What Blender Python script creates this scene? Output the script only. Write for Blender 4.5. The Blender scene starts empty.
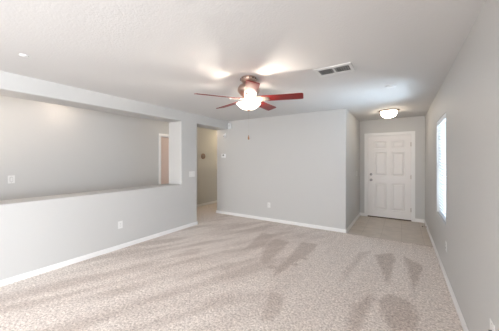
import bpy, bmesh, math, random
from mathutils import Vector, Matrix, noise
random.seed(7)
R = math.radians
S = bpy.context.scene
COL = S.collection

# ---------------------------------------------------------------- camera
cam = bpy.data.cameras.new('camera'); camo = bpy.data.objects.new('camera', cam); COL.objects.link(camo)
cam.sensor_width = 36.0; cam.lens = 36.0 * 237.0 / 499.0
cam.shift_y = -5.5 / 499.0
cam.clip_start = 0.02
camo.location = (0, 0, 1.43); camo.rotation_euler = (R(90), 0, R(32.7))
S.camera = camo

# ---------------------------------------------------------------- world, lights, exposure
S.view_settings.view_transform = 'Standard'; S.view_settings.look = 'None'
S.view_settings.gamma = 1.0; S.view_settings.use_curve_mapping = False
S.view_settings.exposure = 0.98
w = bpy.data.worlds.new('sky'); S.world = w; w.use_nodes = True
nt = w.node_tree; nt.nodes.clear()
bg = nt.nodes.new('ShaderNodeBackground'); wo = nt.nodes.new('ShaderNodeOutputWorld')
geo = nt.nodes.new('ShaderNodeTexCoord'); sep = nt.nodes.new('ShaderNodeSeparateXYZ'); rp = nt.nodes.new('ShaderNodeValToRGB')
nt.links.new(geo.outputs['Generated'], sep.inputs[0]); nt.links.new(sep.outputs['Z'], rp.inputs[0])
rp.color_ramp.elements[0].color = (0.80, 0.86, 0.95, 1); rp.color_ramp.elements[1].color = (0.45, 0.65, 1.0, 1)
nt.links.new(rp.outputs[0], bg.inputs[0]); bg.inputs[1].default_value = 1.3
nt.links.new(bg.outputs[0], wo.inputs[0])

def area(name, loc, rot, sx, sy, power, color, spread=180):
    l = bpy.data.lights.new(name, 'AREA'); l.shape = 'RECTANGLE'; l.size = sx; l.size_y = sy
    l.energy = power; l.color = color; l.spread = R(spread)
    o = bpy.data.objects.new(name, l); COL.objects.link(o); o.location = loc; o.rotation_euler = rot
    return o
def point(name, loc, power, color, rad=0.03):
    l = bpy.data.lights.new(name, 'POINT'); l.energy = power; l.color = color; l.shadow_soft_size = rad
    o = bpy.data.objects.new(name, l); COL.objects.link(o); o.location = loc
    return o
sl = bpy.data.lights.new('sun', 'SUN'); sl.energy = 5.0; sl.color = (0.80, 0.90, 1.0); sl.angle = R(3)
so = bpy.data.objects.new('sun', sl); COL.objects.link(so)
so.rotation_euler = Vector((-0.42, -0.05, -0.9)).to_track_quat('-Z', 'Y').to_euler()
# rear and side fill lights at unseen openings added behind the camera
area('rear_fill_light', (-1.85, -5.3, 1.15), (R(90), 0, 0), 3.3, 2.1, 98, (1.0, 0.97, 0.93))
area('side_fill_light', (0.72, -2.2, 1.35), (R(90), 0, R(90)), 2.2, 1.4, 132, (0.90, 0.95, 1.0))
area('entry_window_daylight', (1.25, 4.16, 1.35), (R(90), 0, R(90)), 1.2, 1.5, 22, (0.92, 0.96, 1.0))
# light thrown up from the ground outside the entry window
bo_ = area('ground_bounce', (1.45, 4.10, -0.45), (0, 0, 0), 1.0, 1.7, 58, (0.66, 0.80, 1.0), 110)
bo_.rotation_euler = Vector((-1.40, -0.05, 2.6)).to_track_quat('-Z', 'Y').to_euler()
# bare hallway lamps standing in for fixtures out of view
point('hall_lamp_near', (-4.45, 0.55, 2.15), 6.5, (1.0, 0.82, 0.66), 0.05)
point('hall_lamp_mid', (-4.88, 1.75, 2.39), 1.7, (1.0, 0.82, 0.66), 0.03)
point('hall_lamp_door', (-4.45, 4.5, 2.30), 3, (1.0, 0.82, 0.62), 0.05)
point('hall_lamp_far', (-4.75, 6.9, 2.25), 11, (1.0, 0.80, 0.50), 0.08)

# ---------------------------------------------------------------- materials
def mat(name, color, rough=0.6, metal=0.0, bump=0.0, bscale=60, detail=3, emit=None, estr=0, spec=0.5, bdist=0.01, var=0.0, vscale=8):
    m = bpy.data.materials.new(name); m.use_nodes = True
    n = m.node_tree.nodes; L = m.node_tree.links; b = n['Principled BSDF']
    b.inputs['Base Color'].default_value = (*color, 1); b.inputs['Roughness'].default_value = rough
    b.inputs['Metallic'].default_value = metal; b.inputs['Specular IOR Level'].default_value = spec
    tc = n.new('ShaderNodeTexCoord')
    if var:
        nz = n.new('ShaderNodeTexNoise'); nz.inputs['Scale'].default_value = vscale; nz.inputs['Detail'].default_value = 3
        L.new(tc.outputs['Object'], nz.inputs['Vector'])
        mx = n.new('ShaderNodeMix'); mx.data_type = 'RGBA'
        mx.inputs['A'].default_value = (*[c * (1 - var) for c in color], 1); mx.inputs['B'].default_value = (*[min(1, c * (1 + var)) for c in color], 1)
        L.new(nz.outputs['Fac'], mx.inputs['Factor']); L.new(mx.outputs['Result'], b.inputs['Base Color'])
    if bump:
        nz = n.new('ShaderNodeTexNoise'); nz.inputs['Scale'].default_value = bscale; nz.inputs['Detail'].default_value = detail
        L.new(tc.outputs['Object'], nz.inputs['Vector'])
        bp = n.new('ShaderNodeBump'); bp.inputs['Strength'].default_value = bump; bp.inputs['Distance'].default_value = bdist
        L.new(nz.outputs['Fac'], bp.inputs['Height']); L.new(bp.outputs[0], b.inputs['Normal'])
    if emit:
        b.inputs['Emission Color'].default_value = (*emit, 1); b.inputs['Emission Strength'].default_value = estr
    return m

PAINT = mat('wall_paint', (0.570, 0.568, 0.560), 0.55, bump=0.35, bscale=70, detail=2, bdist=0.004)
CEIL = mat('ceiling_paint', (0.68, 0.675, 0.67), 0.8, bump=0.38, bscale=62, detail=3, bdist=0.005)
TRIM = mat('trim_white', (0.84, 0.835, 0.83), 0.35)
DOORW = mat('door_white', (0.82, 0.80, 0.79), 0.4, bump=0.05, bscale=40)
PLASTIC = mat('white_plastic', (0.76, 0.76, 0.75), 0.35)
PLGREY = mat('grey_plastic', (0.42, 0.42, 0.43), 0.4)  # plain mid-grey for small plastic parts
DARK = mat('dark_slot', (0.02, 0.02, 0.022), 0.6)
NICKEL = mat('brushed_nickel', (0.46, 0.41, 0.37), 0.45, metal=1.0)
BRONZE = mat('antique_bronze', (0.44, 0.32, 0.27), 0.34, metal=0.85, var=0.2, vscale=30)
DKNOB = mat('dark_nickel_lock', (0.28, 0.27, 0.27), 0.3, metal=1.0)
CHERRY = mat('cherry_blade', (0.30, 0.018, 0.012), 0.38, spec=0.4)
THRESH = mat('bronze_threshold', (0.10, 0.07, 0.05), 0.45, metal=0.5)
BLIND = mat('blind_vinyl', (0.86, 0.88, 0.90), 0.45)
VENTW = mat('vent_enamel', (0.70, 0.70, 0.70), 0.4)
TAN = mat('tan_door', (0.68, 0.54, 0.48), 0.5)
FOB = mat('fob_wood', (0.28, 0.13, 0.05), 0.4, var=0.3, vscale=60)
SENSW = mat('sensor_plastic', (0.82, 0.83, 0.84), 0.3)
SCREEN = mat('lcd_dark', (0.05, 0.06, 0.06), 0.2)
BULBGLASS = mat('frosted_bowl', (0.95, 0.90, 0.84), 0.4, emit=(1.0, 0.86, 0.72), estr=2.2, var=0.0)
BULBGLASS2 = mat('frosted_dome', (0.95, 0.90, 0.84), 0.4, emit=(1.0, 0.84, 0.66), estr=9.0)

n = BLIND.node_tree.nodes; L = BLIND.node_tree.links
ts = n.new('ShaderNodeBsdfTranslucent'); ts.inputs[0].default_value = (0.85, 0.90, 0.95, 1); ms = n.new('ShaderNodeMixShader'); ms.inputs[0].default_value = 0.25
L.new(n['Principled BSDF'].outputs[0], ms.inputs[1]); L.new(ts.outputs[0], ms.inputs[2]); L.new(ms.outputs[0], n['Material Output'].inputs[0])
# wood grain on the blades
n = CHERRY.node_tree.nodes; L = CHERRY.node_tree.links
tc = n.new('ShaderNodeTexCoord'); mp = n.new('ShaderNodeMapping'); mp.inputs['Scale'].default_value = (3, 60, 20)
nz = n.new('ShaderNodeTexNoise'); nz.inputs['Scale'].default_value = 2.0; nz.inputs['Detail'].default_value = 5
cr = n.new('ShaderNodeValToRGB'); cr.color_ramp.elements[0].color = (0.12, 0.003, 0.002, 1); cr.color_ramp.elements[1].color = (0.27, 0.005, 0.004, 1)
L.new(tc.outputs['Object'], mp.inputs[0]); L.new(mp.outputs[0], nz.inputs['Vector']); L.new(nz.outputs['Fac'], cr.inputs[0])
L.new(cr.outputs[0], n['Principled BSDF'].inputs['Base Color'])

# window glass: thin pane, mostly see-through
GLASS = bpy.data.materials.new('window_glass'); GLASS.use_nodes = True
n = GLASS.node_tree.nodes; L = GLASS.node_tree.links; n.clear()
o_ = n.new('ShaderNodeOutputMaterial'); tr = n.new('ShaderNodeBsdfTransparent'); gl = n.new('ShaderNodeBsdfGlossy'); mx = n.new('ShaderNodeMixShader')
tr.inputs[0].default_value = (0.93, 0.97, 0.97, 1); gl.inputs['Roughness'].default_value = 0.02; mx.inputs[0].default_value = 0.06
L.new(tr.outputs[0], mx.inputs[1]); L.new(gl.outputs[0], mx.inputs[2]); L.new(mx.outputs[0], o_.inputs[0])

# carpet
CARPET = bpy.data.materials.new('carpet'); CARPET.use_nodes = True
n = CARPET.node_tree.nodes; L = CARPET.node_tree.links; b = n['Principled BSDF']
b.inputs['Roughness'].default_value = 0.95; b.inputs['Specular IOR Level'].default_value = 0.1
b.inputs['Sheen Weight'].default_value = 0.15
at = n.new('ShaderNodeAttribute'); at.attribute_name = 'nap'
tc = n.new('ShaderNodeTexCoord')
n1 = n.new('ShaderNodeTexNoise'); n1.inputs['Scale'].default_value = 48; n1.inputs['Detail'].default_value = 4; n1.inputs['Roughness'].default_value = 0.75
n2 = n.new('ShaderNodeTexNoise'); n2.inputs['Scale'].default_value = 14; n2.inputs['Detail'].default_value = 3
L.new(tc.outputs['Object'], n1.inputs['Vector']); L.new(tc.outputs['Object'], n2.inputs['Vector'])
c1 = n.new('ShaderNodeValToRGB'); c1.color_ramp.elements[0].position = 0.37; c1.color_ramp.elements[1].position = 0.63
c1.color_ramp.elements[0].color = (0.46, 0.395, 0.36, 1); c1.color_ramp.elements[1].color = (0.90, 0.84, 0.79, 1)
L.new(n1.outputs['Fac'], c1.inputs[0])
ma = n.new('ShaderNodeMath'); ma.operation = 'MULTIPLY_ADD'; ma.inputs[1].default_value = 0.36; ma.inputs[2].default_value = 0.82
L.new(n2.outputs['Fac'], ma.inputs[0])
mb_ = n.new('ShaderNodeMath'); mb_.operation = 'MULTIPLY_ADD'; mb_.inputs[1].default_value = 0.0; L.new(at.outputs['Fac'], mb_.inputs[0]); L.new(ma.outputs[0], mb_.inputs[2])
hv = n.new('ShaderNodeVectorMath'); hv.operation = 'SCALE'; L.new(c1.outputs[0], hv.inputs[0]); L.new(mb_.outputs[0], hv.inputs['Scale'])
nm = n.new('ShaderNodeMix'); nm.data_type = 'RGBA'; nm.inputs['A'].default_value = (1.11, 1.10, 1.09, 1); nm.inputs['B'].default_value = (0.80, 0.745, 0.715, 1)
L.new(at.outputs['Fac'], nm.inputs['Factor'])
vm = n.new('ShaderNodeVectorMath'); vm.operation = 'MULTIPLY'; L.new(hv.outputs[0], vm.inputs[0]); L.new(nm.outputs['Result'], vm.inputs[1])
L.new(vm.outputs[0], b.inputs['Base Color'])
bp = n.new('ShaderNodeBump'); bp.inputs['Strength'].default_value = 0.6; bp.inputs['Distance'].default_value = 0.012
L.new(n1.outputs['Fac'], bp.inputs['Height']); L.new(bp.outputs[0], b.inputs['Normal'])

# foyer tile
TILE = bpy.data.materials.new('foyer_tile'); TILE.use_nodes = True
n = TILE.node_tree.nodes; L = TILE.node_tree.links; b = n['Principled BSDF']
b.inputs['Roughness'].default_value = 0.28
tc = n.new('ShaderNodeTexCoord'); br = n.new('ShaderNodeTexBrick'); br.offset = 0; br.squash = 1
br.inputs['Scale'].default_value = 1.0; br.inputs['Brick Width'].default_value = 0.33; br.inputs['Row Height'].default_value = 0.33
br.inputs['Mortar Size'].default_value = 0.006; br.inputs['Color1'].default_value = (0.70, 0.61, 0.52, 1); br.inputs['Color2'].default_value = (0.74, 0.65, 0.56, 1)
br.inputs['Mortar'].default_value = (0.60, 0.52, 0.44, 1)
nz = n.new('ShaderNodeTexNoise'); nz.inputs['Scale'].default_value = 6; nz.inputs['Detail'].default_value = 5
m2 = n.new('ShaderNodeMix'); m2.data_type = 'RGBA'; m2.blend_type = 'MULTIPLY'; m2.inputs['Factor'].default_value = 0.35
L.new(tc.outputs['Object'], br.inputs['Vector']); L.new(tc.outputs['Object'], nz.inputs['Vector'])
L.new(br.outputs['Color'], m2.inputs['A']); L.new(nz.outputs['Fac'], m2.inputs['B']); L.new(m2.outputs['Result'], b.inputs['Base Color'])
bp = n.new('ShaderNodeBump'); bp.invert = True; bp.inputs['Strength'].default_value = 0.4; bp.inputs['Distance'].default_value = 0.002
L.new(br.outputs['Fac'], bp.inputs['Height']); L.new(bp.outputs[0], b.inputs['Normal'])

# ---------------------------------------------------------------- mesh helpers
def mesh_obj(name, bm, m, parent=None, kind=None, smooth=None, loc=None):
    bmesh.ops.recalc_face_normals(bm, faces=bm.faces)
    me = bpy.data.meshes.new(name); bm.to_mesh(me); bm.free()
    if smooth is not None:
        for p in me.polygons: p.use_smooth = True
        me.set_sharp_from_angle(angle=R(smooth))
    me.materials.append(m)
    o = bpy.data.objects.new(name, me); COL.objects.link(o)
    if parent: o.parent = parent
    if kind: o['kind'] = kind
    if loc: o.location = loc
    return o

def tag(o, label, cat, group=None):
    o['label'] = label; o['category'] = cat
    if group: o['group'] = group
    return o

def empty(name, loc, rz=0, label=None, cat=None, group=None):
    o = bpy.data.objects.new(name, None); COL.objects.link(o); o.location = loc; o.rotation_euler = (0, 0, rz)
    o.empty_display_size = 0.05
    if label: tag(o, label, cat, group)
    return o

def box(bm, x0, x1, y0, y1, z0, z1, bev=0.0, seg=2, M=None):
    r = bmesh.ops.create_cube(bm, size=1.0)
    vs = r['verts']
    for v in vs:
        v.co = Vector(((x0 + x1) / 2 + v.co.x * (x1 - x0), (y0 + y1) / 2 + v.co.y * (y1 - y0), (z0 + z1) / 2 + v.co.z * (z1 - z0)))
    geo = list(vs)
    if bev:
        es = list({e for v in vs for e in v.link_edges})
        rr = bmesh.ops.bevel(bm, geom=es, offset=bev, segments=seg, profile=0.5, affect='EDGES')
        geo = list({v for f in rr['faces'] for v in f.verts} | {v for v in vs if v.is_valid})
    if M is not None:
        bmesh.ops.transform(bm, matrix=M, verts=geo)
    return geo

def lathe(bm, prof, seg=40, M=None, caps=True):
    """prof: (radius, z) list; radius 0 ends are closed to a point"""
    rings = []
    new = []
    for r, z in prof:
        if r < 1e-6:
            v = bm.verts.new((0, 0, z)); rings.append([v]); new.append(v)
        else:
            ring = [bm.verts.new((r * math.cos(2 * math.pi * k / seg), r * math.sin(2 * math.pi * k / seg), z)) for k in range(seg)]
            rings.append(ring); new += ring
    for a, b2 in zip(rings, rings[1:]):
        for k in range(seg):
            k2 = (k + 1) % seg
            if len(a) == 1 and len(b2) == 1: continue
            if len(a) == 1: bm.faces.new((a[0], b2[k], b2[k2]))
            elif len(b2) == 1: bm.faces.new((a[k], a[k2], b2[0]))
            else: bm.faces.new((a[k], a[k2], b2[k2], b2[k]))
    for ring in (rings[0], rings[-1]) if caps else ():
        if len(ring) > 1: bm.faces.new(ring)
    if M is not None: bmesh.ops.transform(bm, matrix=M, verts=new)
    return new

def prism(bm, pts, z0, z1, M=None):
    lo = [bm.verts.new((x, y, z0)) for x, y in pts]; hi = [bm.verts.new((x, y, z1)) for x, y in pts]
    bm.faces.new(lo); bm.faces.new(hi)
    k = len(pts)
    for i in range(k):
        j = (i + 1) % k; bm.faces.new((lo[i], lo[j], hi[j], hi[i]))
    if M is not None: bmesh.ops.transform(bm, matrix=M, verts=lo + hi)
    return lo + hi

def tube(bm, pts, r, seg=8):
    prev = None
    for i, p in enumerate(pts):
        p = Vector(p)
        a = Vector(pts[max(0, i - 1)]); b2 = Vector(pts[min(len(pts) - 1, i + 1)])
        d = (b2 - a).normalized()
        u = d.cross(Vector((0, 0, 1)));
        if u.length < 1e-4: u = Vector((1, 0, 0))
        u.normalize(); v = d.cross(u)
        ring = [bm.verts.new(p + (u * math.cos(2 * math.pi * k / seg) + v * math.sin(2 * math.pi * k / seg)) * r) for k in range(seg)]
        if prev:
            for k in range(seg):
                bm.faces.new((prev[k], prev[(k + 1) % seg], ring[(k + 1) % seg], ring[k]))
        else: bm.faces.new(ring)
        prev = ring
    bm.faces.new(prev)

def grid_wall(name, axis, c0, c1, us, zs, solid, m, bev=0.0):
    """wall slab; axis 'x': thin along x (c0..c1), u runs along y; axis 'y': the other way. solid(i, j) tells filled cells."""
    bm = bmesh.new(); V = {}
    def v(i, j, k):
        key = (i, j, k)
        if key not in V:
            c = (c0, c1)[k]
            V[key] = bm.verts.new((c, us[i], zs[j]) if axis == 'x' else (us[i], c, zs[j]))
        return V[key]
    nu, nz_ = len(us) - 1, len(zs) - 1
    S_ = lambda i, j: 0 <= i < nu and 0 <= j < nz_ and solid(i, j)
    for i in range(nu):
        for j in range(nz_):
            if not S_(i, j): continue
            for k in (0, 1): bm.faces.new((v(i, j, k), v(i + 1, j, k), v(i + 1, j + 1, k), v(i, j + 1, k)))
            if not S_(i - 1, j): bm.faces.new((v(i, j, 0), v(i, j + 1, 0), v(i, j + 1, 1), v(i, j, 1)))
            if not S_(i + 1, j): bm.faces.new((v(i + 1, j, 0), v(i + 1, j + 1, 0), v(i + 1, j + 1, 1), v(i + 1, j, 1)))
            if not S_(i, j - 1): bm.faces.new((v(i, j, 0), v(i + 1, j, 0), v(i + 1, j, 1), v(i, j, 1)))
            if not S_(i, j + 1): bm.faces.new((v(i, j + 1, 0), v(i + 1, j + 1, 0), v(i + 1, j + 1, 1), v(i, j + 1, 1)))
    bmesh.ops.dissolve_limit(bm, angle_limit=R(1), verts=bm.verts, edges=bm.edges)
    o = mesh_obj(name, bm, m, kind='structure')
    if bev:
        md = o.modifiers.new('rounded_corners', 'BEVEL'); md.width = bev; md.segments = 3; md.limit_method = 'ANGLE'; md.angle_limit = R(40)
        md.harden_normals = True
        for p in o.data.polygons: p.use_smooth = True
        o.data.set_sharp_from_angle(angle=R(60))
    return o

# ---------------------------------------------------------------- the room
XL, XR, XH, XHW = -3.82, 0.45, -4.22, -5.25
YB, YD, CH = 4.93, 6.73, 2.44

# vacuum marks in the carpet pile: patches where the nap lies the other way (floor coordinates)
from math import sin, cos
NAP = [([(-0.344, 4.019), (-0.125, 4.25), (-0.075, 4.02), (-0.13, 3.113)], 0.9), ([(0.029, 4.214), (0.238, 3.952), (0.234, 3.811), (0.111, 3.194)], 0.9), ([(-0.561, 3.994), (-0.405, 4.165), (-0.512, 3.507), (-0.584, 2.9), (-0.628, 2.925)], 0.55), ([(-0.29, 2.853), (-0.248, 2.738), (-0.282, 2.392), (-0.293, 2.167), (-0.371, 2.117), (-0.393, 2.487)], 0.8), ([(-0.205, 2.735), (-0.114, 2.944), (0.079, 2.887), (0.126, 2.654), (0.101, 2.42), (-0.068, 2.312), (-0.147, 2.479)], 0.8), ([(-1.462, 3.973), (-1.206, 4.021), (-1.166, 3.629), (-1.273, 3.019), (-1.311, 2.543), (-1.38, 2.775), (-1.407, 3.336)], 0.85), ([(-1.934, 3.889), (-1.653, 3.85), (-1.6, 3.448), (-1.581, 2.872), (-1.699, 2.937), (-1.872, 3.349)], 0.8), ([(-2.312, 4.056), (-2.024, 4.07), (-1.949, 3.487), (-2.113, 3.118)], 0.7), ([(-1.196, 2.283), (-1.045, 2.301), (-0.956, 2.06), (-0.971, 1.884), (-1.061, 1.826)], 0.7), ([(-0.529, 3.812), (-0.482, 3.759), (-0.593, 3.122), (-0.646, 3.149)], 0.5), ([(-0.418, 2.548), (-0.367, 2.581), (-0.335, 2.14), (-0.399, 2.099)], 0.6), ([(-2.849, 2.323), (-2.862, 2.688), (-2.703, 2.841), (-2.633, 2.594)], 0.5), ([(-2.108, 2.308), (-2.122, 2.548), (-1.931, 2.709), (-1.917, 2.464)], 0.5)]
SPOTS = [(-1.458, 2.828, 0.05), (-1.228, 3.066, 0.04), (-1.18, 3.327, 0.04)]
def seg_dist(p, a, b_):
    ax, ay = a; bx, by = b_; dx, dy = bx - ax, by - ay
    t = max(0, min(1, ((p[0] - ax) * dx + (p[1] - ay) * dy) / (dx * dx + dy * dy + 1e-9)))
    return math.hypot(p[0] - ax - t * dx, p[1] - ay - t * dy)
def inside(p, poly):
    c = False; j = len(poly) - 1
    for i in range(len(poly)):
        xi, yi = poly[i]; xj, yj = poly[j]
        if (yi > p[1]) != (yj > p[1]) and p[0] < (xj - xi) * (p[1] - yi) / (yj - yi) + xi: c = not c
        j = i
    return c
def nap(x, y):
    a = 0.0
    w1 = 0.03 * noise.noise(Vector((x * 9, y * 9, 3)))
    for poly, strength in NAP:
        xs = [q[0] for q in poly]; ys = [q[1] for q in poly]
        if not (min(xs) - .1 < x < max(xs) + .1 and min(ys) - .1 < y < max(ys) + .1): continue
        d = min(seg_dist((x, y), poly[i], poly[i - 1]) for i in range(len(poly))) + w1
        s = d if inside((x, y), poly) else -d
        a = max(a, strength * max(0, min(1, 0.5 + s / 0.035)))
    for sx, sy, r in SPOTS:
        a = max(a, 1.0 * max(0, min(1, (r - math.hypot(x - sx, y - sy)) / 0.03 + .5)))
    th = R(24) if x < -1.0 else R(8)
    u = x * cos(th) - y * sin(th); v = x * sin(th) + y * cos(th)
    s = noise.noise(Vector((u * 4.5, v * 0.9, 0))) + 0.5 * noise.noise(Vector((u * 9, v * 2.2, 7)))
    fade = max(0, min(1, (-0.9 - x) / 0.8))
    s = max(0, min(1, 0.35 + s * 1.5)) * (0.15 + 0.6 * fade)
    edge = 0.9 * max(0, min(1, (y - (YB - .03 + w1)) / .03)) if x > -0.95 else 0  # shadow line at the tile edge, painted through the nap value
    return min(1.8, a + s * (1 - 0.6 * a) + edge)

def floor_carpet():
    x0, x1, y0, y1, st = XL - 0.05, XR + 0.03, 0.4, YB + 0.02, 0.026
    nx, ny = int((x1 - x0) / st) + 1, int((y1 - y0) / st) + 1
    verts, vals, faces = [], [], []
    for j in range(ny + 1):
        for i in range(nx + 1):
            x = x0 + (x1 - x0) * i / nx; y = y0 + (y1 - y0) * j / ny
            verts.append((x, y, 0)); vals.append(nap(x, y))
    for j in range(ny):
        for i in range(nx):
            a = j * (nx + 1) + i; faces.append((a, a + 1, a + nx + 2, a + nx + 1))
    def quad(xa, xb, ya, yb):
        k = len(verts); verts.extend([(xa, ya, 0), (xb, ya, 0), (xb, yb, 0), (xa, yb, 0)]); vals.extend([.3] * 4); faces.append((k, k + 1, k + 2, k + 3))
    quad(XHW - .2, XR + .2, -5.3, y0); quad(XHW - .2, x0, y0, y1); quad(XHW - .2, XH + .1, y1, 8.2)
    quad(x1, XR + .1, y0, y1)
    # rolled front edge where the pile meets the tile, its shade painted dark
    k = len(verts); verts.extend([(-0.917 - .05, y1, 0), (XR + .1, y1, 0), (XR + .1, y1 + .004, -.02), (-0.917 - .05, y1 + .004, -.02)]); vals.extend([.9] * 4); faces.append((k, k + 1, k + 2, k + 3))
    me = bpy.data.meshes.new('floor'); me.from_pydata(verts, [], faces)
    at_ = me.attributes.new('nap', 'FLOAT', 'POINT'); at_.data.foreach_set('value', vals)
    me.materials.append(CARPET); me.update()
    o = bpy.data.objects.new('floor', me); COL.objects.link(o); o['kind'] = 'structure'
floor_carpet()
bm = bmesh.new(); box(bm, -1.05, XR + .15, YB - .02, YD + .15, -0.06, -0.008); mesh_obj('foyer_floor', bm, TILE, kind='structure')
bm = bmesh.new(); box(bm, XHW - .2, XR + .3, -5.4, 8.3, CH, CH + 0.12); mesh_obj('ceiling', bm, CEIL, kind='structure')

# left wall: half wall with a long pass-through, pillar, header over the hall opening
grid_wall('wall_left', 'x', XH, XL, [-5.3, -0.9, 3.345, 3.80, YB + .01], [-.02, 0.925, 2.235, CH + .02],
          lambda i, j: (i in (0, 2)) or (i == 1 and j != 1) or (i == 3 and j == 2), PAINT, 0.018)
# back wall with the foyer return and the hall return, one continuous drywall shell
bm = bmesh.new()
prism(bm, [(XH, YB), (-0.917, YB), (-0.917, YD + .01), (-1.04, YD + .01), (-1.04, YB + .12), (XH + .12, YB + .12), (XH + .12, 8.1), (XH, 8.1)], -.02, CH + .02)
o = mesh_obj('wall_back', bm, PAINT, kind='structure')
md = o.modifiers.new('rounded_corners', 'BEVEL'); md.width = .018; md.segments = 3; md.limit_method = 'ANGLE'; md.angle_limit = R(40)
# entry wall with the door opening
grid_wall('wall_front', 'y', YD, YD + .16, [-1.04, -0.745, 0.205, XR + .16], [-.03, 2.045, CH + .02], lambda i, j: not (i == 1 and j == 0), PAINT, 0)
# right wall with the entry window and an unseen opening added for fill light
WY0, WY1, WZ0, WZ1 = 3.70, 4.62, 0.63, 2.01
grid_wall('wall_right', 'x', XR, XR + .16, [-5.3, -3.4, -1.0, WY0, WY1, YD], [-.02, WZ0, WZ1, CH + .02],
          lambda i, j: not (j == 1 and i in (1, 3)), PAINT, 0.012)
# wall behind the camera with an opening added for the rear fill light
grid_wall('wall_rear', 'y', -5.3, -5.15, [XH, -3.5, -0.2, XR + .16], [-.02, 2.2, CH + .02], lambda i, j: not (i == 1 and j == 0), PAINT, 0)
# hallway
grid_wall('wall_hall', 'x', XHW - .13, XHW, [-5.3, 3.92, 4.72, 8.1], [-.02, 2.05, CH + .02], lambda i, j: not (i == 1 and j == 0), PAINT, 0)
bm = bmesh.new(); box(bm, XHW - .13, XH + .12, 8.1, 8.2, -.02, CH + .02); box(bm, XHW - .13, XH, -5.4, -5.3, -.02, CH + .02)
mesh_obj('wall_hall_ends', bm, PAINT, kind='structure')

# unseen slab added to keep the sun out of the side opening
bm = bmesh.new(); box(bm, XR + .16, 3.2, -5.6, 0.2, 2.62, 2.74); mesh_obj('sun_block_slab', bm, TRIM, kind='structure')

# baseboards
def baseboard(name, runs):
    bm = bmesh.new(); h, t = 0.068, 0.013
    for (ax, ay, bx, by, nx, ny) in runs:
        d = Vector((bx - ax, by - ay, 0)); l = d.length; d.normalize(); nn = Vector((nx, ny, 0))
        prof = [(0, -.012), (t, -.012), (t, h - .014), (t * .55, h - .003), (t * .3, h), (0, h)]
        a = [bm.verts.new(Vector((ax, ay, 0)) + nn * p + Vector((0, 0, z))) for p, z in prof]
        c = [bm.verts.new(Vector((bx, by, 0)) + nn * p + Vector((0, 0, z))) for p, z in prof]
        bm.faces.new(a); bm.faces.new(c)
        for i in range(len(prof)):
            j = (i + 1) % len(prof); bm.faces.new((a[i], a[j], c[j], c[i]))
    mesh_obj(name, bm, TRIM, kind='structure')
baseboard('baseboard_left', [(XL, -5.15, XL, 3.80 + .013, 1, 0), (XL + .013, 3.80, XH, 3.80, 0, 1)])
baseboard('baseboard_back', [(XH - .013, YB, -0.917 + .013, YB, 0, -1)])
baseboard('baseboard_foyer_left', [(-0.917, YB - .013, -0.917, YD, 1, 0)])
baseboard('baseboard_front', [(-0.917, YD, -0.80, YD, 0, -1), (0.26, YD, XR, YD, 0, -1)])
baseboard('baseboard_right', [(XR, -5.15, XR, YD, -1, 0)])
baseboard('baseboard_hall', [(XHW, -5.3, XHW, 3.86, 1, 0), (XHW, 4.78, XHW, 8.1, 1, 0), (XH, YB, XH, 8.1, -1, 0)])

# ---------------------------------------------------------------- front door
def panel_slab(bm, x0, x1, z0, z1, yf, yb, panels, inset=0.030, deep=0.018):
    """slab whose front face (at yf, facing -y) carries raised-and-fielded panels"""
    xs = sorted({x0, x1, *[p[0] for p in panels], *[p[1] for p in panels]}); zs = sorted({z0, z1, *[p[2] for p in panels], *[p[3] for p in panels]})
    V = {}
    def v(x, y, z):
        k = (round(x, 5), round(y, 5), round(z, 5))
        if k not in V: V[k] = bm.verts.new(k)
        return V[k]
    def q(*c): bm.faces.new([v(*p) for p in c])
    for i in range(len(xs) - 1):
        for j in range(len(zs) - 1):
            a, b_, c, d = xs[i], xs[i + 1], zs[j], zs[j + 1]
            if any(p[0] <= a and b_ <= p[1] and p[2] <= c and d <= p[3] for p in panels): continue
            q((a, yf, c), (b_, yf, c), (b_, yf, d), (a, yf, d))
    for a, b_, c, d in panels:
        rings = [(0, 0), (0.010, deep), (0.022, deep), (0.022 + inset, deep * .25)]
        for (s0, y0_), (s1, y1_) in zip(rings, rings[1:]):
            A = [(a + s0, yf + y0_, c + s0), (b_ - s0, yf + y0_, c + s0), (b_ - s0, yf + y0_, d - s0), (a + s0, yf + y0_, d - s0)]
            B = [(a + s1, yf + y1_, c + s1), (b_ - s1, yf + y1_, c + s1), (b_ - s1, yf + y1_, d - s1), (a + s1, yf + y1_, d - s1)]
            for k in range(4): q(A[k], A[(k + 1) % 4], B[(k + 1) % 4], B[k])
        q(*B)
    q((x0, yb, z0), (x1, yb, z0), (x1, yb, z1), (x0, yb, z1))
    for i in range(len(xs) - 1):
        for z in (z0, z1): q((xs[i], yf, z), (xs[i + 1], yf, z), (xs[i + 1], yb, z), (xs[i], yb, z))
    for j in range(len(zs) - 1):
        for x in (x0, x1): q((x, yf, zs[j]), (x, yf, zs[j + 1]), (x, yb, zs[j + 1]), (x, yb, zs[j]))

DX0, DX1 = -0.728, 0.188
door = empty('door_1', (0, 0, 0)); door['kind'] = 'structure'
bm = bmesh.new()
panel_slab(bm, DX0, DX1, 0.012, 2.03, YD + .020, YD + .064,
           [(-0.575, -0.315, 1.715, 1.895), (-0.205, 0.06, 1.715, 1.895), (-0.575, -0.315, 1.045, 1.62), (-0.205, 0.06, 1.045, 1.62),
            (-0.575, -0.315, 0.20, 0.86), (-0.205, 0.06, 0.20, 0.86)])
mesh_obj('door_slab', bm, DOORW, door)
bm = bmesh.new()
box(bm, -0.745, -0.731, YD + .0, YD + .16, 0, 2.045); box(bm, 0.191, 0.205, YD, YD + .16, 0, 2.045); box(bm, -0.731, 0.191, YD, YD + .16, 2.033, 2.045)
box(bm, -0.731, -0.718, YD + .066, YD + .10, 0, 2.033); box(bm, 0.178, 0.191, YD + .066, YD + .10, 0, 2.033); box(bm, -0.718, 0.178, YD + .066, YD + .10, 2.02, 2.033)
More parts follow.
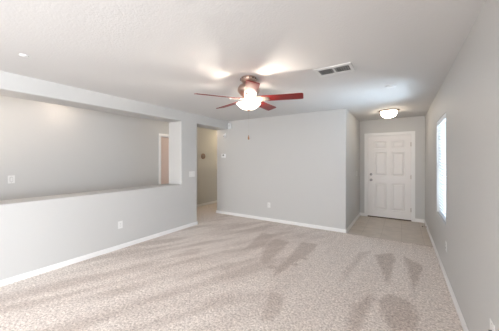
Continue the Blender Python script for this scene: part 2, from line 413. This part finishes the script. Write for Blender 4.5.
mesh_obj('door_frame', bm, TRIM, door)
bm = bmesh.new()
for (a, b_, c, d) in ((-0.805, -0.740, -.01, 2.040), (0.200, 0.265, -.01, 2.040), (-0.805, 0.265, 2.040, 2.105)):
    box(bm, a, b_, YD - .016, YD + .002, c, d, .004)
mesh_obj('door_casing', bm, TRIM, door)
bm = bmesh.new(); box(bm, -0.731, 0.191, YD - .012, YD + .13, -.01, .014, .003); mesh_obj('threshold', bm, THRESH, door)
MF = Matrix.Rotation(R(90), 4, 'X')      # lathe axis z -> -y
k = mesh_obj('door_knob', (lambda b2: (lathe(b2, [(0, 0), (.032, 0), (.033, .004), (.027, .009), (.011, .012), (.011, .034), (.020, .040), (.027, .050), (.027, .060), (.020, .068), (0, .070)], 28, MF), b2)[1])(bmesh.new()), DKNOB, door, smooth=40, loc=(-0.655, YD + .020, 0.925))
k['label'] = 'round dark nickel door knob'
k = mesh_obj('deadbolt', (lambda b2: (lathe(b2, [(0, 0), (.030, 0), (.031, .006), (.026, .012), (.012, .014), (0, .014)], 28, MF), box(b2, -.005, .005, -.032, -.012, -.018, .018, .002), b2)[2])(bmesh.new()), DKNOB, door, smooth=40, loc=(-0.655, YD + .020, 1.065))
k['label'] = 'dark nickel deadbolt with thumb turn'
for z in (0.25, 1.03, 1.80):
    bm = bmesh.new(); lathe(bm, [(.0, -.05), (.006, -.05), (.006, .05), (0, .05)], 12); box(bm, -.012, .012, .004, .008, -.045, .045)
    mesh_obj('hinge', bm, NICKEL, door, smooth=40, loc=(0.189, YD + .014, z))

# tan door inside the hallway doorway
d2 = empty('door_2', (0, 0, 0)); d2['kind'] = 'structure'
bm = bmesh.new(); box(bm, XHW - .10, XHW - .06, 3.935, 4.705, .01, 2.035, .002); mesh_obj('door_slab', bm, TAN, d2)
bm = bmesh.new()
box(bm, XHW - .13, XHW, 3.92, 3.934, 0, 2.05); box(bm, XHW - .13, XHW, 4.706, 4.72, 0, 2.05); box(bm, XHW - .13, XHW, 3.934, 4.706, 2.036, 2.05)
mesh_obj('door_frame', bm, TRIM, d2)
bm = bmesh.new()
for (a, b_, c, d) in ((3.862, 3.925, 0, 2.046), (4.715, 4.778, 0, 2.046), (3.862, 4.778, 2.046, 2.112)):
    box(bm, XHW - .002, XHW + .016, a, b_, c, d, .004)
mesh_obj('door_casing', bm, TRIM, d2)

# ---------------------------------------------------------------- window and blind
win = empty('window_1', (0, 0, 0)); win['kind'] = 'structure'
bm = bmesh.new()
X0, X1 = XR + .095, XR + .150
f_ = .045
box(bm, X0, X1, WY0, WY0 + f_, WZ0, WZ1, .003); box(bm, X0, X1, WY1 - f_, WY1, WZ0, WZ1, .003)
box(bm, X0, X1, WY0 + f_, WY1 - f_, WZ0, WZ0 + f_, .003); box(bm, X0, X1, WY0 + f_, WY1 - f_, WZ1 - f_, WZ1, .003)
mz = (WZ0 + WZ1) / 2
box(bm, X0 + .01, X1 - .01, WY0 + f_, WY1 - f_, mz - .022, mz + .022, .003)
mesh_obj('window_frame', bm, TRIM, win)
bm = bmesh.new(); box(bm, X0 + .025, X0 + .031, WY0 + f_ - .005, WY1 - f_ + .005, WZ0 + f_ - .005, mz - .018); box(bm, X0 + .025, X0 + .031, WY0 + f_ - .005, WY1 - f_ + .005, mz + .018, WZ1 - f_ + .005)
mesh_obj('window_glass', bm, GLASS, win)

bl = empty('window_blind', (XR + .045, (WY0 + WY1) / 2, WZ0), 0, 'white horizontal slat blind lowered over the window beside the entry', 'window blind')
hw = (WY1 - WY0) / 2 - .008; HB = WZ1 - WZ0
bm = bmesh.new(); box(bm, -.026, .026, -hw, hw, HB - .045, HB - .003, .003); mesh_obj('head_rail', bm, BLIND, bl)
bm = bmesh.new(); box(bm, -.040, -.030, -hw - .003, hw + .003, HB - .068, HB - .001, .003); mesh_obj('valance', bm, BLIND, bl)
bm = bmesh.new()
z = .045; tilt = R(-48)
while z < HB - .075:
    c_, s_ = math.cos(tilt), math.sin(tilt)
    pr = []
    for q in range(6):
        t = -0.024 + 0.048 * q / 5; cv = 0.003 * (1 - (t / .024) ** 2)
        pr.append((t, cv))
    low = [(t, cv - .0022) for t, cv in reversed(pr)]
    loop = [(t * c_ - cv * s_, z + t * s_ + cv * c_) for t, cv in pr + low]
    a = [bm.verts.new((x, -hw + .006, zz)) for x, zz in loop]; c2 = [bm.verts.new((x, hw - .006, zz)) for x, zz in loop]
    bm.faces.new(a); bm.faces.new(c2)
    for i in range(len(loop)): j = (i + 1) % len(loop); bm.faces.new((a[i], a[j], c2[j], c2[i]))
    z += .043
mesh_obj('slats', bm, BLIND, bl)
bm = bmesh.new(); box(bm, -.025, .025, -hw + .004, hw - .004, .008, .026, .004); mesh_obj('bottom_rail', bm, BLIND, bl)
for yy in (-hw + .14, hw - .14):
    bm = bmesh.new()
    for xx in (-.027, .027): box(bm, xx - .0008, xx + .0008, yy - .002, yy + .002, .02, HB - .04)
    mesh_obj('ladder_cord', bm, PLASTIC, bl)
bm = bmesh.new(); tube(bm, [(-.038, hw - .07, HB - .07), (-.044, hw - .07, HB - .2), (-.044, hw - .07, HB - .62)], .004, 8)
mesh_obj('tilt_wand', bm, PLASTIC, bl, smooth=40)

# ---------------------------------------------------------------- wall plates
def plate_base(name, loc, rz, label, cat, wd=.075, ht=.118, group=None, m=PLASTIC):
    t = empty(name, loc, rz, label, cat, group)
    bm = bmesh.new(); box(bm, -wd / 2, wd / 2, -.006, .0, -ht / 2, ht / 2, .0025); mesh_obj('cover_plate', bm, m, t)
    return t
def screw(t, x, z):
    bm = bmesh.new(); lathe(bm, [(0, 0), (.0035, 0), (.003, .0015), (0, .002)], 12, MF); mesh_obj('screw', bm, NICKEL, t, loc=(x, -.0055, z))
def outlet(loc, rz, label):
    t = plate_base('wall_outlet', loc, rz, label, 'electrical outlet')
    for z in (-.0195, .0195):
        bm = bmesh.new(); pts = [(.0165 * math.cos(a) , .0165 * math.sin(a)) for a in [2 * math.pi * q / 24 for q in range(24)]]
        pts = [(x, max(-.0145, min(.0145, y))) for x, y in pts]
        prism(bm, pts, 0, .003, MF); s = mesh_obj('socket', bm, PLASTIC, t, loc=(0, -.0055, z))
        bm = bmesh.new(); box(bm, -.0075, -.0055, -.0036, -.0028, -.002, .008); box(bm, .0055, .0075, -.0036, -.0028, -.001, .007)
        lathe(bm, [(0, .0028), (.0025, .0028), (.0025, .0036), (0, .0036)], 10, Matrix.Translation((0, 0, -.008)) @ MF)
        mesh_obj('slot', bm, DARK, s)
    screw(t, 0, 0)
    return t
outlet((XL, 2.09, 0.385), R(90), 'white duplex outlet low on the half wall under the long opening')
outlet((-2.621, YB, 0.373), 0, 'white duplex outlet low on the back wall below the fan')
outlet((XR, 3.647, 0.40), R(-90), 'white duplex outlet low on the wall under the blind-covered window')
# rocker switch on the hallway wall seen through the pass-through
def rocker(t, x):
    bm = bmesh.new(); box(bm, x - .0185, x + .0185, -.0075, -.005, -.036, .036, .001); r_ = mesh_obj('rocker_surround', bm, PLGREY, t)
    bm = bmesh.new()
    box(bm, x - .0145, x + .0145, -.011, -.007, -.032, .032, .0015, 2, Matrix.Rotation(R(4), 4, 'X'))
    mesh_obj('rocker', bm, PLASTIC, r_)
t = plate_base('light_switch', (XHW, 1.13, 1.12), R(90), 'white rocker switch seen through the long opening on the far hallway wall', 'light switch', .082, .125)
rocker(t, 0); screw(t, 0, .052); screw(t, 0, -.052)
def toggle(t, x):
    bm = bmesh.new(); box(bm, x - .005, x + .005, -.0085, -.005, -.012, .012, .001); box(bm, x - .004, x + .004, -.018, -.006, -.003, .004, .001, 2, Matrix.Rotation(R(-18), 4, 'X'))
    mesh_obj('toggle', bm, PLASTIC, t); screw(t, x, .03); screw(t, x, -.03)
t = plate_base('light_switch', (XL, 3.64, 1.125), R(90), 'wide white triple toggle switch on the pillar beside the hall opening', 'light switch', .165, .118)
for x in (-.046, 0, .046): toggle(t, x)
t = plate_base('light_switch', (-0.917, 6.24, 1.10), R(90), 'white double toggle switch on the foyer side wall near the front door', 'light switch', .118, .118)
for x in (-.023, .023): toggle(t, x)
# cable jack plate on the right wall, close to the camera
t = plate_base('cable_jack', (XR, 1.935, 0.425), R(-90), 'white cover plate with a dark round cable jack, near edge of the side wall', 'wall jack', .078, .12)
bm = bmesh.new(); lathe(bm, [(0, 0), (.008, 0), (.008, .004), (.0055, .004), (.0055, .014), (0, .014)], 16, MF); mesh_obj('jack', bm, DKNOB, t, loc=(.0, -.006, 0))
screw(t, 0, .045); screw(t, 0, -.045)

# thermostat, sensors on the back wall beside the hall opening
t = empty('thermostat', (-3.975, YB, 1.535), 0, 'white thermostat with dark display on the wall beside the hall opening', 'thermostat')
bm = bmesh.new(); box(bm, -.070, .070, -.008, 0, -.050, .055, .003); mesh_obj('back_plate', bm, SENSW, t)
bm = bmesh.new(); box(bm, -.060, .060, -.028, -.007, -.042, .046, .006, 3); c = mesh_obj('body', bm, SENSW, t)
bm = bmesh.new(); box(bm, -.022, .030, -.030, -.0275, .008, .038); k = mesh_obj('display', bm, SCREEN, c)
bm = bmesh.new(); box(bm, -.030, .015, -.031, -.0275, -.03, -.02, .001); mesh_obj('button', bm, PLGREY, c)
t = empty('motion_sensor', (-3.925, YB, 2.085), 0, 'small white swivel motion sensor on the wall under the header end', 'motion sensor')
bm = bmesh.new(); box(bm, -.022, .022, -.006, 0, -.02, .05, .002); mesh_obj('bracket', bm, SENSW, t)
bm = bmesh.new(); tube(bm, [(0, -.003, .02), (0, -.022, .012), (0, -.035, 0)], .009, 10); mesh_obj('swivel', bm, SENSW, t, smooth=40)
bm = bmesh.new(); box(bm, -.032, .032, -.070, -.028, -.062, .022, .012, 3, Matrix.Rotation(R(8), 4, 'X')); hd = mesh_obj('sensor_head', bm, SENSW, t, smooth=50)
bm = bmesh.new(); box(bm, -.020, .020, -.0725, -.068, -.040, -.005, .002, 2, Matrix.Rotation(R(8), 4, 'X')); mesh_obj('lens', bm, PLGREY, hd)
t = empty('alarm_siren', (-3.765, YB, 2.315), 0, 'white box-shaped alarm unit high on the back wall against the header end', 'alarm box')
bm = bmesh.new(); box(bm, -.042, .042, -.050, 0, -.070, .070, .008, 3); c = mesh_obj('housing', bm, SENSW, t, smooth=50)
bm = bmesh.new()
for q in range(5): box(bm, -.025, .025, -.0515, -.0495, -.035 + q * .012, -.031 + q * .012)
mesh_obj('grille', bm, PLGREY, c)
# round chime on the hallway wall
t = empty('door_chime', (XHW, 5.475, 1.55), R(90), 'round bronze ring with pale centre on the hallway wall, seen through the hall opening', 'wall ornament')
bm = bmesh.new(); lathe(bm, [(0, 0), (.085, 0), (.090, .008), (.085, .020), (.070, .024), (.060, .016), (.055, .010), (0, .010)], 36, MF); mesh_obj('ring', bm, BRONZE, t, smooth=50)
bm = bmesh.new(); lathe(bm, [(0, .008), (.046, .010), (.040, .020), (.02, .026), (0, .028)], 30, MF); mesh_obj('centre_disc', bm, NICKEL, t, smooth=50)

# spring door stop on the right baseboard
t = empty('door_stop', (XR - .013, 6.12, .040), R(-90), 'short dark spring door stop on the right baseboard near the front door', 'door stop')
bm = bmesh.new(); lathe(bm, [(0, 0), (.012, 0), (.012, .004), (.006, .006), (0, .006)], 16, MF); mesh_obj('mount', bm, BRONZE, t, smooth=40)
bm = bmesh.new(); pts = [(.0055 * math.cos(a * 2 * math.pi / 8), -.004 - .062 * a / 96, .0055 * math.sin(a * 2 * math.pi / 8)) for a in range(97)]
tube(bm, pts, .0016, 6); mesh_obj('spring', bm, BRONZE, t, smooth=60)
bm = bmesh.new(); lathe(bm, [(0, .064), (.009, .064), (.010, .070), (.009, .080), (0, .082)], 16, MF); mesh_obj('rubber_tip', bm, DARK, t, smooth=40)

# ---------------------------------------------------------------- ceiling things
def ceiling_disc(name, loc, r, label, cat, h=.022, m=PLASTIC):
    t = empty(name, loc, 0, label, cat)
    bm = bmesh.new(); lathe(bm, [(0, 0), (r, 0), (r, -h * .45), (r * .93, -h * .8), (r * .75, -h), (0, -h)], 36); b_ = mesh_obj('base', bm, m, t, smooth=40)
    bm = bmesh.new(); lathe(bm, [(0, -h * .95), (r * .5, -h * .95), (r * .48, -h * 1.25), (r * .38, -h * 1.4), (0, -h * 1.4)], 30); c = mesh_obj('cover', bm, m, t, smooth=40)
    return t
ceiling_disc('smoke_detector', (-0.125, 3.76, CH), .070, 'low round white detector on the ceiling between vent and foyer light', 'smoke detector', .014, VENTW)
ceiling_disc('ceiling_junction_cover', (-3.07, 0.75, CH), .036, 'small white round cap on the ceiling above the long wall opening', 'ceiling fixture', .010)

# supply vent
vx, vy = (-0.634, 2.751)
t = empty('ceiling_vent', (vx, vy, CH), 0, 'white ceiling air vent with two banks of dark louvers', 'air vent')
VW, VD = .39, .27
bm = bmesh.new()
bx0, bx1, by0, by1 = -VW / 2, VW / 2, -VD / 2, VD / 2
iw, idp = .035, .052
box(bm, bx0, bx0 + iw, by0, by1, -.010, 0, .003); box(bm, bx1 - iw, bx1, by0, by1, -.010, 0, .003)
box(bm, bx0 + iw - .004, bx1 - iw + .004, by0, by0 + idp, -.010, 0, .003); box(bm, bx0 + iw - .004, bx1 - iw + .004, by1 - idp, by1, -.010, 0, .003)
box(bm, -.012, .012, by0 + idp - .004, by1 - idp + .004, -.010, 0, .003)
mesh_obj('frame', bm, VENTW, t)
bm = bmesh.new(); box(bm, bx0 + iw, bx1 - iw, by0 + idp, by1 - idp, -.0012, .0); mesh_obj('duct_dark_sheet', bm, DARK, t)  # flat dark sheet stands for the shade inside the duct
bm = bmesh.new()
for sgn in (-1, 1):
    for q in range(6):
        cx = sgn * (.012 + (q + .6) * .0235)
        box(bm, -.0017, .0017, by0 + idp, by1 - idp, -.0075, .0055, 0, 1, Matrix.Translation((cx, 0, -.0065)) @ Matrix.Rotation(R(-38), 4, 'Y') @ Matrix.Translation((0, 0, .0)))
mesh_obj('louvers', bm, VENTW, t)

# foyer flush light
t = empty('ceiling_light', (-0.22, 5.60, CH), 0, 'flush ceiling light with bronze rim and glowing frosted bowl in the foyer', 'ceiling light')
bm = bmesh.new(); lathe(bm, [(0, 0), (.165, 0), (.182, -.006), (.185, -.014), (.176, -.024), (.150, -.026), (0, -.026)], 48); mesh_obj('rim', bm, BRONZE, t, smooth=40)
bm = bmesh.new(); lathe(bm, [(.150, -.022), (.148, -.045), (.136, -.085), (.112, -.122), (.075, -.142), (.02, -.149), (0, -.150)], 48); mesh_obj('glass_bowl', bm, BULBGLASS2, t, smooth=60)
bm = bmesh.new(); lathe(bm, [(0, -.147), (.010, -.148), (.012, -.157), (.006, -.165), (0, -.167)], 16); mesh_obj('finial', bm, BRONZE, t, smooth=50)

# ---------------------------------------------------------------- ceiling fan
FX, FY = -1.585, 2.45
fan = empty('ceiling_fan', (FX, FY, CH), 0, 'five-blade cherry ceiling fan with frosted bowl light hanging above the carpet', 'ceiling fan')
bm = bmesh.new(); lathe(bm, [(0, 0), (.095, 0), (.100, -.010), (.098, -.030), (.088, -.045), (.070, -.055), (0, -.055)], 48); cn = mesh_obj('canopy', bm, BRONZE, fan, smooth=35)
bm = bmesh.new(); bmesh.ops.create_uvsphere(bm, u_segments=10, v_segments=8, radius=.009); bead = mesh_obj('bead', bm, DARK, cn, smooth=60)
for q in range(14):
    a = 2 * math.pi * q / 14
    bo = bead if q == 0 else bead.copy()
    if q: COL.objects.link(bo)
    bo.location = (.098 * math.cos(a), .098 * math.sin(a), -.022)
bm = bmesh.new(); lathe(bm, [(0, -.05), (.060, -.05), (.075, -.075), (.115, -.100), (.135, -.130), (.137, -.165), (.112, -.200), (.078, -.232), (.070, -.250), (.050, -.262), (0, -.262)], 48); mesh_obj('motor_housing', bm, BRONZE, fan, smooth=45)
BZ = -.263
bm = bmesh.new(); lathe(bm, [(0, -.258), (.045, -.258), (.045, -.272), (.025, -.280), (.010, -.286), (.009, -.318), (0, -.318)], 40); mesh_obj('light_fitter', bm, NICKEL, fan, smooth=40)
bm = bmesh.new()
prof_o = [(.146, -.314), (.150, -.316), (.147, -.322), (.137, -.335), (.112, -.356), (.080, -.380), (.035, -.391), (0, -.393)]
prof_i = [(0, -.388), (.034, -.386), (.077, -.375), (.108, -.352), (.132, -.333), (.142, -.322), (.146, -.314)]
lathe(bm, prof_o + prof_i, 48, caps=False)
mesh_obj('glass_bowl', bm, BULBGLASS, fan, smooth=60)
bm = bmesh.new(); lathe(bm, [(0, -.390), (.016, -.391), (.019, -.400), (.010, -.412), (0, -.414)], 16); mesh_obj('finial', bm, BRONZE, fan, smooth=50)
# blade outline (local x = outwards)
def blade_mesh():
    bm = bmesh.new()
    out = []
    for x, h in [(.118, .052), (.135, .064), (.20, .066), (.30, .067), (.42, .066), (.54, .070), (.61, .070)]: out.append((x, h))
    tip = [(.635 + .022 * math.sin(a), .048 + .022 * math.cos(a)) for a in [R(15 * q) for q in range(1, 7)]]
    up = out + tip
    pts = up + [(x, -h) for x, h in reversed(up)]
    prism(bm, pts, -.003, .003)
    return bm
def arm_mesh():
    bm = bmesh.new()
    pts = [(.040, .012), (.078, .012), (.083, .034), (.10, .052), (.13, .060), (.19, .056), (.235, .046), (.262, .024), (.25, 0)]
    pts = pts + [(x, -h) for x, h in reversed(pts[:-1])]
    prism(bm, pts, -.010, -.003)
    for x, y in ((.19, .026), (.19, -.026), (.24, 0)):
        lathe(bm, [(0, -.013), (.006, -.012), (.006, -.009), (0, -.009)], 10, Matrix.Translation((x, y, 0)))
    return bm
bmsh = None; amsh = None
for q in range(5):
    az = R(32.7 - 14 + 72 * q)
    if q == 0:
        bo = mesh_obj('blade', blade_mesh(), CHERRY, fan); bmsh = bo.data
        ao = mesh_obj('blade_arm', arm_mesh(), NICKEL, bo); amsh = ao.data
    else:
        bo = bpy.data.objects.new('blade', bmsh); COL.objects.link(bo); bo.parent = fan
        ao = bpy.data.objects.new('blade_arm', amsh); COL.objects.link(ao); ao.parent = bo
    bo.location = (0, 0, BZ)
    bo.rotation_euler = (Matrix.Rotation(az, 3, 'Z') @ Matrix.Rotation(R(-13), 3, 'X')).to_euler()
# pull chain with wooden fob
bm = bmesh.new(); px_, py_ = .0, 0.0
tube(bm, [(px_, py_, -.412), (px_, py_, -.715)], .0008, 6); pc = mesh_obj('pull_chain', bm, NICKEL, fan)
bm = bmesh.new(); lathe(bm, [(0, -.705), (.004, -.706), (.006, -.720), (.010, -.735), (.0105, -.750), (.006, -.760), (0, -.761)], 16, Matrix.Translation((px_, py_, 0))); mesh_obj('wooden_fob', bm, FOB, pc, smooth=50)
# bulbs behind the bowl
for (dx, dy, pw) in [(0.066, -0.029, 10.5), (-0.055, 0.04, 1.2)]:
    point('fan_bulb', (FX + dx, FY + dy, CH - .342), pw, (1.0, 0.88, 0.76), .018)
